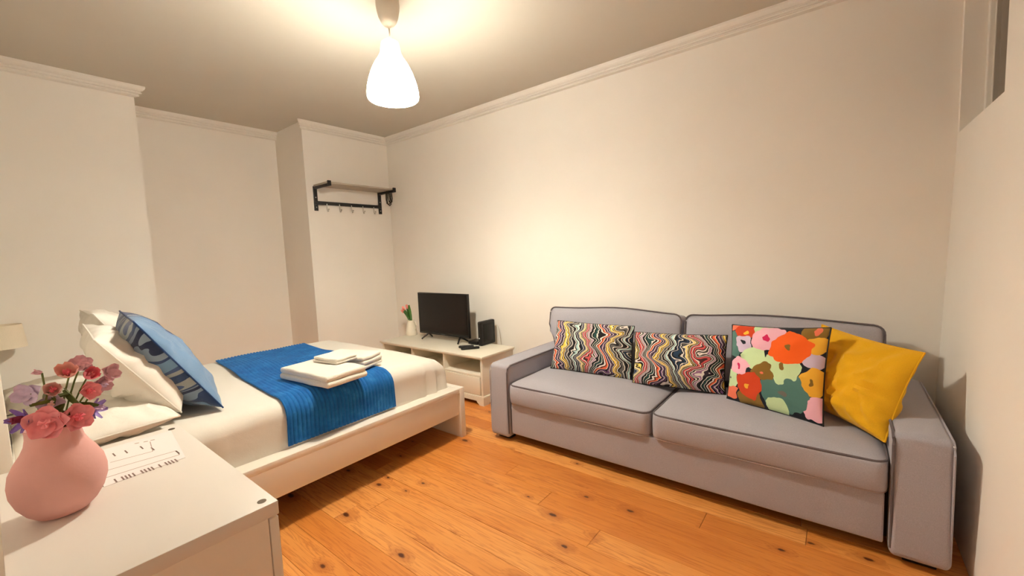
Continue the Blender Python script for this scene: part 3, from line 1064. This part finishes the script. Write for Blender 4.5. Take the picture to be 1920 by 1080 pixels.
# back panel with cable hole in the right bay
bp = B()
hx, hz, hr = ix1 - .09, .355, .026
bp.box(ix0 + .022, hx - hr, TY1 - .02, TY1 - .012, .065, TZT - .03)
bp.box(hx + hr, ix1 - .022, TY1 - .02, TY1 - .012, .065, TZT - .03)
bp.box(hx - hr, hx + hr, TY1 - .02, TY1 - .012, .065, hz - hr)
bp.box(hx - hr, hx + hr, TY1 - .02, TY1 - .012, hz + hr, TZT - .03)
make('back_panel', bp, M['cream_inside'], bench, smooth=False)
make('cable_grommet', B().tube([(hx + hr * math.cos(a * PI / 8), TY1 - .024, hz + hr * math.sin(a * PI / 8)) for a in range(16)], .005, 6, True), M['steel'], bench)
for i in range(3):
    x0 = ix0 + .022 + bw * i / 3 + .010
    x1 = ix0 + .022 + bw * (i + 1) / 3 - .010
    d = make('drawer_front', B().box(x0, x1, iy0 - .004, iy0 + .014, .086, SH - .020, .003), M['cream_paint'], bench)
pl = B()


def plinth(bb, p0, p1, nrm, d0, d1):
    """apron with bracket feet: full-height feet at both ends, raised middle"""
    p0, p1, nrm = Vector(p0), Vector(p1), Vector(nrm)
    L = (p1 - p0).length
    t = (p1 - p0) / L
    poly = [(0, 0), (.055, 0), (.062, .012), (.075, .020), (.085, .036), (L - .085, .036), (L - .075, .020), (L - .062, .012), (L - .055, 0), (L, 0), (L, .072), (0, .072)]
    bb.prism(poly, lambda q: p0 + t * q[0] + Vector((0, 0, q[1])) + nrm * d0, lambda q: p0 + t * q[0] + Vector((0, 0, q[1])) + nrm * d1)


plinth(pl, (TX0 + .008, TY0 + .008, 0), (TX1 - .008, TY0 + .008, 0), (0, 1, 0), 0, .016)
make('plinth', pl, M['cream_paint'], bench, smooth=False)
pl = B()
plinth(pl, (TX1 - .008, TY0 + .024, 0), (TX1 - .008, TY1, 0), (-1, 0, 0), 0, .013)
make('plinth', pl, M['cream_paint'], bench, smooth=False)
pl = B()
plinth(pl, (TX0 + .008, TY0 + .024, 0), (TX0 + .008, TY1, 0), (1, 0, 0), 0, .013)
make('plinth', pl, M['cream_paint'], bench, smooth=False)
make('plinth_cap', B().box(TX0 + .012, TX1 - .012, TY0 + .012, TY1, .072, .080, .003), M['cream_paint'], bench)

# television
tv = thing('television', (-3.178, 2.873, TZT), 'flat black television standing on the cream bench', 'television')
VX0, VX1, VZ0, VZ1, VYF = -3.546, -2.810, .486, .920, 2.862
make('housing', B().box(VX0, VX1, VYF, VYF + .028, VZ0, VZ1, .004), M['black_plastic'], tv)
make('back_cover', B().box(VX0 + .10, VX1 - .10, VYF + .028, VYF + .065, VZ0 + .02, VZ1 - .13, .012), M['black_plastic'], tv)
make('screen', B().box(VX0 + .010, VX1 - .010, VYF - .0012, VYF, VZ0 + .020, VZ1 - .010), M['black_gloss'], tv, smooth=False)
make('badge', B().box(-3.205, -3.150, VYF - .002, VYF, VZ0 + .006, VZ0 + .014), M['grey_button'], tv, smooth=False)
for fx, s in ((-3.410, -1), (-2.945, 1)):
    ft = B()
    ft.tube([(fx, VYF + .012, VZ0 + .006), (fx + s * .035, VYF - .060, TZT + .007)], [.011, .007], 8)
    ft.tube([(fx, VYF + .012, VZ0 + .006), (fx + s * .035, VYF + .085, TZT + .007)], [.011, .007], 8)
    ft.box(fx - .012, fx + .012, VYF + .002, VYF + .022, VZ0 - .002, VZ0 + .012)
    make('foot', ft, M['black_plastic'], tv)

# router standing upright, set top box, two remotes
rt = thing('router', (-2.665, 2.955, TZT), 'black upright router box at the right end of the bench', 'router')
make('housing', B().rbox((-2.665, 2.955, TZT + .117), (.022, .105, .116), (.012, .02, .012), (2, 4, 4), None, 3), M['black_plastic'], rt)
make('side_grille', B().box(-2.6435, -2.6415, 2.885, 3.030, TZT + .035, TZT + .205, .0008), M['black_gloss'], rt)
make('light', B().lathe([(0, 0), (.006, 0), (.006, .003), (0, .003)], (0, 0, 0), 12), M['led'], rt, world=False).matrix_local = Matrix.Translation((0, -.1045, .075)) @ Matrix.Rotation(PI / 2, 4, 'X')
cb = B().tube([(-2.66, 3.06, TZT + .16), (-2.64, 3.085, TZT + .17), (-2.625, 3.098, TZT + .10), (-2.615, 3.098, TZT + .02), (-2.60, 3.09, TZT - .10), (-2.60, 3.09, .10)], .0035, 6)
make('cable', cb, M['cord'], rt)
sb = thing('set_top_box', (-2.775, 2.925, TZT), 'small flat black box between the television and the router', 'set-top box')
make('housing', B().box(-2.835, -2.712, 2.87, 2.985, TZT + .004, TZT + .034, .005), M['black_plastic'], sb)
make('front_strip', B().box(-2.825, -2.722, 2.868, 2.871, TZT + .010, TZT + .026), M['black_gloss'], sb, smooth=False)
for xx in (-2.825, -2.725):
    make('rubber_foot', B().lathe([(0, 0), (.006, 0), (.006, .0045), (0, .0045)], (xx, 2.93, TZT), 10), M['grey_button'], sb)


def remote(label, p0, p1, wd):
    p0, p1 = Vector(p0), Vector(p1)
    d = p1 - p0
    L = d.length
    a = math.atan2(d.y, d.x)
    mid = (p0 + p1) / 2
    t = thing('remote_control', (mid.x, mid.y, TZT), label, 'remote control', 'remote controls on the bench')
    t.rotation_euler.z = a
    make('body', B().rbox((0, 0, .010), (L / 2, wd / 2, .0095), (.012, .012, .006), (4, 2, 1), None, 3), M['black_plastic'], t, world=False)
    for i in range(7):
        for j in range(3):
            make('button', B().box(-L * .38 + i * L * .12 - .004, -L * .38 + i * L * .12 + .004, (j - 1) * wd * .27 - .003, (j - 1) * wd * .27 + .003, .019, .0205), M['grey_button'], t, smooth=False, world=False)
    return t


remote('black remote control lying nearer the television foot', (-2.80, 2.705, TZT), (-2.695, 2.80, TZT), .042)
remote('black remote control lying nearer the front edge of the bench', (-2.72, 2.655, TZT), (-2.615, 2.79, TZT), .042)

# jug with tulips
JX, JY = -3.755, 2.915
jug = thing('jug', (JX, JY, TZT), 'small white jug of tulips at the far end of the bench', 'jug')
make('body', B().lathe([(0, .001), (.060, .001), (.063, .006), (.060, .04), (.052, .09), (.043, .135), (.037, .158), (.038, .168), (.034, .168), (.034, .155), (.046, .10), (.05, .02), (0, .01)], (JX, JY, TZT), 36), M['jug'], jug)
make('handle', B().tube([(JX + .037, JY + .005, TZT + .155), (JX + .066, JY + .010, TZT + .150), (JX + .078, JY + .012, TZT + .115), (JX + .068, JY + .010, TZT + .075), (JX + .053, JY + .008, TZT + .060)], .006, 8), M['jug'], jug)
make('spout', B().prism([(0, 0), (1, .5), (1, -.5)], lambda q: Vector((JX - .030 - .024 * (1 - q[0]), JY + .022 * q[1], TZT + .169)), lambda q: Vector((JX - .030 - .006 * (1 - q[0]), JY + .022 * q[1], TZT + .135))), M['jug'], jug)


def tulip(label, head, leaves):
    root = Vector((JX, JY, TZT + .03))
    t = thing('tulip', root, label, 'flower', 'tulips in the white jug')
    h = Vector(head)
    neck = Vector((JX - .006, JY, TZT + .165))
    pts = [root * (1 - s) ** 2 + neck * 2 * s * (1 - s) + h * s * s for s in [i / 6 for i in range(7)]]
    make('stem', B().tube(pts, .003, 6), M['tulip_green'], t)
    dv = (h - neck).normalized()
    A = aim(dv)
    if 'tp' not in PET:
        PET['tp'] = petal_mesh('petal', .62, 1.0, .35, .45, M['tulip_pink'])
    for i in range(5):
        mm = Matrix.Translation(h - root) @ A @ Matrix.Rotation(2 * PI * i / 5, 4, 'Z') @ Matrix.Rotation(1.15, 4, 'X') @ Matrix.Diagonal((.042, .046, .046, 1))
        put(PET['tp'], 'petal', t, mm)
    for (dv2, ls) in leaves:
        mm = Matrix.Translation(Vector((JX, JY, TZT + .160)) - root) @ aim(dv2) @ Matrix.Rotation(PI / 2, 4, 'X') @ Matrix.Diagonal((ls, ls, ls, 1))
        put(TLEAF, 'leaf', t, mm)


tulip('pink tulip leaning furthest from the television', (JX - .115, JY, TZT + .245), (((-.85, 0, .7), .16), ((-.95, -.2, .75), .14)))
tulip('pink tulip in the middle of the bunch', (JX - .085, JY - .01, TZT + .275), (((-.5, -.1, .95), .14),))
tulip('upright pink tulip nearest the television', (JX - .045, JY, TZT + .290), (((-.28, 0, 1.0), .175), ((-.4, .1, 1.0), .15)))

# ------------------------------------------------------------------ coat rack on the far wall
RY0_, RY1_, RZ0, RZ1, RD = 2.185, 2.99, 1.815, 2.062, .30
rk = thing('coat_rack', (XP, (RY0_ + RY1_) / 2, RZ0), 'black metal wall rack with a grey shelf and a row of hooks', 'coat rack')
for yy in (RY0_, RY1_ - .04):
    br = B()
    br.box(XP + .0005, XP + .014, yy, yy + .04, RZ0, RZ1, .003)
    br.box(XP + .012, XP + RD, yy + .004, yy + .036, RZ1 - .028, RZ1 - .004, .003)
    br.box(XP + RD - .012, XP + RD + .004, yy + .002, yy + .038, RZ1 - .028, RZ1 + .022, .003)
    bo = make('bracket', br, M['black_metal'], rk)
    for zz in (RZ0 + .035, RZ0 + .135):
        sc = B().lathe([(.006, 0), (.006, .002), (.003, .004), (0, .004)], (0, 0, 0), 12)
        for v in sc.bm.verts:
            v.co = Vector((XP + .014 + v.co.z, yy + .02 + v.co.x, zz + v.co.y))
        make('screw', sc, M['steel'], bo)
make('rail', B().box(XP + .0145, XP + .028, RY0_ + .01, RY1_ - .01, RZ0 + .062, RZ0 + .098, .003), M['black_metal'], rk)
make('shelf_board', B().box(XP + .016, XP + RD - .014, RY0_ + .002, RY1_ - .002, RZ1 - .003, RZ1 + .013, .002), M['rack_board'], rk)
for i in range(5):
    yy = RY0_ + .125 + i * .140
    hk = B().tube([(XP + .030, yy, RZ0 + .075), (XP + .031, yy, RZ0 + .020), (XP + .040, yy, RZ0 - .004), (XP + .055, yy, RZ0 - .002), (XP + .060, yy, RZ0 + .014)], .0045, 8)
    hk.lathe([(0, -.008), (.006, -.005), (.008, 0), (.006, .005), (0, .008)], (XP + .060, yy, RZ0 + .016), 12)
    make('hook', hk, M['steel'], rk)
# strap looped over the right bracket
st = B()
sx, sy = XP + .19, RY1_ - .02
zt = RZ1 - .003
loop = [(0, .003), (.012, .001), (.020, -.03), (.024, -.10), (.020, -.145), (.004, -.165), (-.014, -.150), (-.022, -.10), (-.020, -.03), (-.012, .001)]
for k_, (dx_, sc_) in enumerate(((0, 1.0), (.022, .82), (-.020, .92))):
    pts = [(sx + dx_, sy + q[0] * 1.15, zt + (q[1] * sc_ if q[1] < 0 else q[1])) for q in loop]
    st.tube(pts, .006, 6, True)
so = thing('strap', (sx, sy, zt), 'dark looped strap hanging from the end bracket of the coat rack', 'strap')
make('loop', st, M['strap'], so)

# ------------------------------------------------------------------ sofa
SX0, SX1, SY0, SY1 = -1.932, .352, 2.145, 3.055
AL, AR, AT = -1.768, .172, .530
sofa = thing('sofa', ((SX0 + SX1) / 2, 2.6, 0), 'long grey fabric sofa with two seat cushions and boxy arms', 'sofa')
for x0, x1 in ((SX0, AL), (AR, SX1)):
    hx_, cxm = (x1 - x0) / 2, (x0 + x1) / 2
    hz_ = (AT - .028) / 2
    ar = B().rbox((cxm, (SY0 + SY1) / 2,   .028 + hz_), (hx_, (SY1 - SY0) / 2, hz_), (.022, .03, .03), (4, 16, 8),
                  lambda p: Vector((p.x, p.y + .010 * (1 if p.y < -.4 else 0) * (p.z / .24), p.z + .006 * (1 - (p.x / .09) ** 2) * (1 if p.z > .15 else 0))), 4)
    a_o = make('arm', ar, M['sofa'], sofa)
    # piping round the inner and outer side panels
    for xs, sg in ((x0, -1), (x1, 1)):
        px = xs - sg * .006
        pp = [(px, SY0 + .003, .06), (px, SY0 + .002, .30), (px, SY0 + .006, AT - .045), (px, SY0 + .015, AT - .018), (px, SY0 + .045, AT - .003), (px, SY0 + .30, AT - .001), (px, SY1 - .05, AT - .002), (px, SY1 - .01, AT - .02)]
        inner = (sg > 0 and x1 == AL) or (sg < 0 and x0 == AR)
        make('piping', B().tube(pp, .0055 if inner else .004, 6), M['sofa_piping'] if inner else M['sofa'], a_o)
make('front_panel', B().rbox(((AL + AR) / 2, SY0 + .035, .167), ((AR - AL) / 2 - .014, .022, .107), (.008, .01, .01), (20, 2, 6),
                             lambda p: Vector((p.x, p.y + .003 * noise.noise(Vector((p.x * 3, p.z * 5, 0))), p.z)), 3), M['sofa'], sofa)
make('base', B().box(AL - .01, AR + .01, SY0 + .075, SY1 - .03, .06, .27), M['dark_gap'], sofa, smooth=False)
make('back_frame', B().rbox(((SX0 + SX1) / 2, SY1 - .05, .315), ((SX1 - SX0) / 2 - .16, .05, .255), (.02, .02, .02), (8, 1, 4), None, 3), M['sofa'], sofa)
for fx in (SX0 + .085, SX1 - .085):
    for fy in (SY0 + .075, SY1 - .08):
        make('foot', B().box(fx - .05, fx + .05, fy - .035, fy + .035, 0, .030, .004), M['black_plastic'], sofa)


def rrect(x0, x1, y0, y1, r, z, n=6):
    pts = []
    for cx, cy, a0 in ((x1 - r, y1 - r, 0), (x0 + r, y1 - r, 90), (x0 + r, y0 + r, 180), (x1 - r, y0 + r, 270)):
        for i in range(n + 1):
            a = math.radians(a0 + 90 * i / n)
            pts.append(Vector((cx + r * math.cos(a), cy + r * math.sin(a), z)))
    return pts


SPL = -.790
for k_, (x0, x1) in enumerate(((AL + .003, SPL - .004), (SPL + .004, AR - .003))):
    y0, y1, z0, z1 = SY0 - .002, 2.78, .268, .415
    cx, cy, cz = (x0 + x1) / 2, (y0 + y1) / 2, (z0 + z1) / 2
    hx_, hy_, hz_ = (x1 - x0) / 2, (y1 - y0) / 2, (z1 - z0) / 2

    def fn(p, hx_=hx_, hy_=hy_, hz_=hz_, k_=k_):
        q = p.copy()
        a, c_ = p.x / hx_, p.y / hy_
        bulge = max(0.0, (1 - a ** 4)) * max(0.0, (1 - c_ ** 4))
        if p.z > hz_ * .5:
            q.z += .030 * bulge + .006 * noise.noise(Vector((p.x * 4, p.y * 4, k_ * 5)))
        if p.y < -hy_ * .9:
            q.y -= .010 * (1 - (p.z / hz_) ** 2) + .006 * noise.noise(Vector((p.x * 3.5, p.z * 5, k_ * 3 + 1.0)))
        return q
    sc = make('seat_cushion', B().rbox((cx, cy, cz), (hx_, hy_, hz_), (.05, .05, .022), (22, 16, 4), fn, 5), M['sofa'], sofa)
    for zz, r_, mt in ((z1 - .010, .0055, 'sofa_piping'), (z0 + .008, .004, 'sofa_seam')):
        pp = rrect(x0 + .004, x1 - .004, y0 + .003, y1 - .004, .05, zz)
        make('piping', B().tube(pp, r_, 6, True), M[mt], sc)

for k_, (x0, x1) in enumerate(((-1.850, -.822), (-.797, .190))):
    hx_, hy_, hz_ = (x1 - x0) / 2, .085, .205
    cx = (x0 + x1) / 2

    def bk(p, hx_=hx_, hz_=hz_, cx=cx, k_=k_):
        a, c_ = p.x / hx_, p.z / hz_
        bulge = max(0.0, 1 - a ** 4) * max(0.0, 1 - c_ ** 4)
        q = p.copy()
        q.y += (-.030 if p.y < 0 else .01) * bulge
        q.z += .010 * math.cos(a * 3.3) * (1 if c_ > .5 else 0) + .008 * noise.noise(Vector((p.x * 2.5, k_ * 4.0, 0))) * (1 if c_ > 0 else 0)
        q.y += .008 * noise.noise(Vector((p.x * 3, p.z * 4, k_ * 7 + 2)))
        # narrower low down where the cushion sits between the arms
        if c_ < 0:
            lim = (AL + .012 - cx, AR - .012 - cx)
            f = min(1.0, -c_ * 2.2)
            tx = min(max(q.x, lim[0]), lim[1])
            q.x += (tx - q.x) * f
        y_, z_ = q.y, q.z + hz_
        an = math.radians(13)
        return Vector((q.x, y_ * math.cos(an) + z_ * math.sin(an), -y_ * math.sin(an) + z_ * math.cos(an)))
    base = (cx, 2.835, .440)
    bc = make('back_cushion', B().rbox(base, (hx_, hy_, hz_), (.045, .022, .045), (22, 3, 12), bk, 5), M['sofa'], sofa)
    for yy in (-hy_ + .004, hy_ - .004):
        pr = []
        for p in rrect(-hx_ + .002, hx_ - .002, -hz_ + .002, hz_ - .002, .045, 0, 5):
            pr.append(p)
        dense = []
        for i in range(len(pr)):
            a, c_ = pr[i], pr[(i + 1) % len(pr)]
            m_ = max(1, int((c_ - a).length / .08))
            for j in range(m_):
                dense.append(a.lerp(c_, j / m_))
        make('piping', B().tube([Vector(base) + bk(Vector((p.x, yy, p.y))) for p in dense], .005, 6, True), M['sofa_piping'], bc)

# sofa cushions -----------------------------------------------------------------------
GS = 'scatter cushions on the sofa'
cushion('cushion', 'wavy multicoloured lumbar cushion at the end of the sofa nearest the television', 'cushion', M['marbled_a'],
        ((-1.665, 2.53, .442), (-1.050, 2.55, .442), (-1.075, 2.665, .776), (-1.668, 2.655, .776)), .16, GS, M['black_plastic'], seed=11, pinch=.035, wr=.010)
cushion('cushion', 'wavy multicoloured lumbar cushion in the middle, beside the floral cushion', 'cushion', M['marbled_b'],
        ((-1.030, 2.505, .440), (-.500, 2.545, .445), (-.508, 2.645, .768), (-1.058, 2.630, .745)), .16, GS, M['black_plastic'], seed=13, pinch=.035, wr=.010)
cushion('cushion', 'square floral cushion with pink, orange and green blooms leaning on the mustard one', 'cushion', M['floral'],
        ((-.480, 2.485, .440), (-.048, 2.325, .440), (-.030, 2.545, .868), (-.478, 2.620, .838)), .13, GS, M['black_plastic'], seed=17, pinch=.05, wr=.018, crease=.004)
cushion('cushion', 'plain mustard yellow cushion against the sofa arm', 'cushion', M['yellow'],
        ((-.12, 2.600, .450), (.160, 2.262, .448), (.292, 2.470, .795), (-.070, 2.725, .850)), .17, GS, seed=19, pinch=.06, wr=.030, sag=.25, crease=.012, n=40)
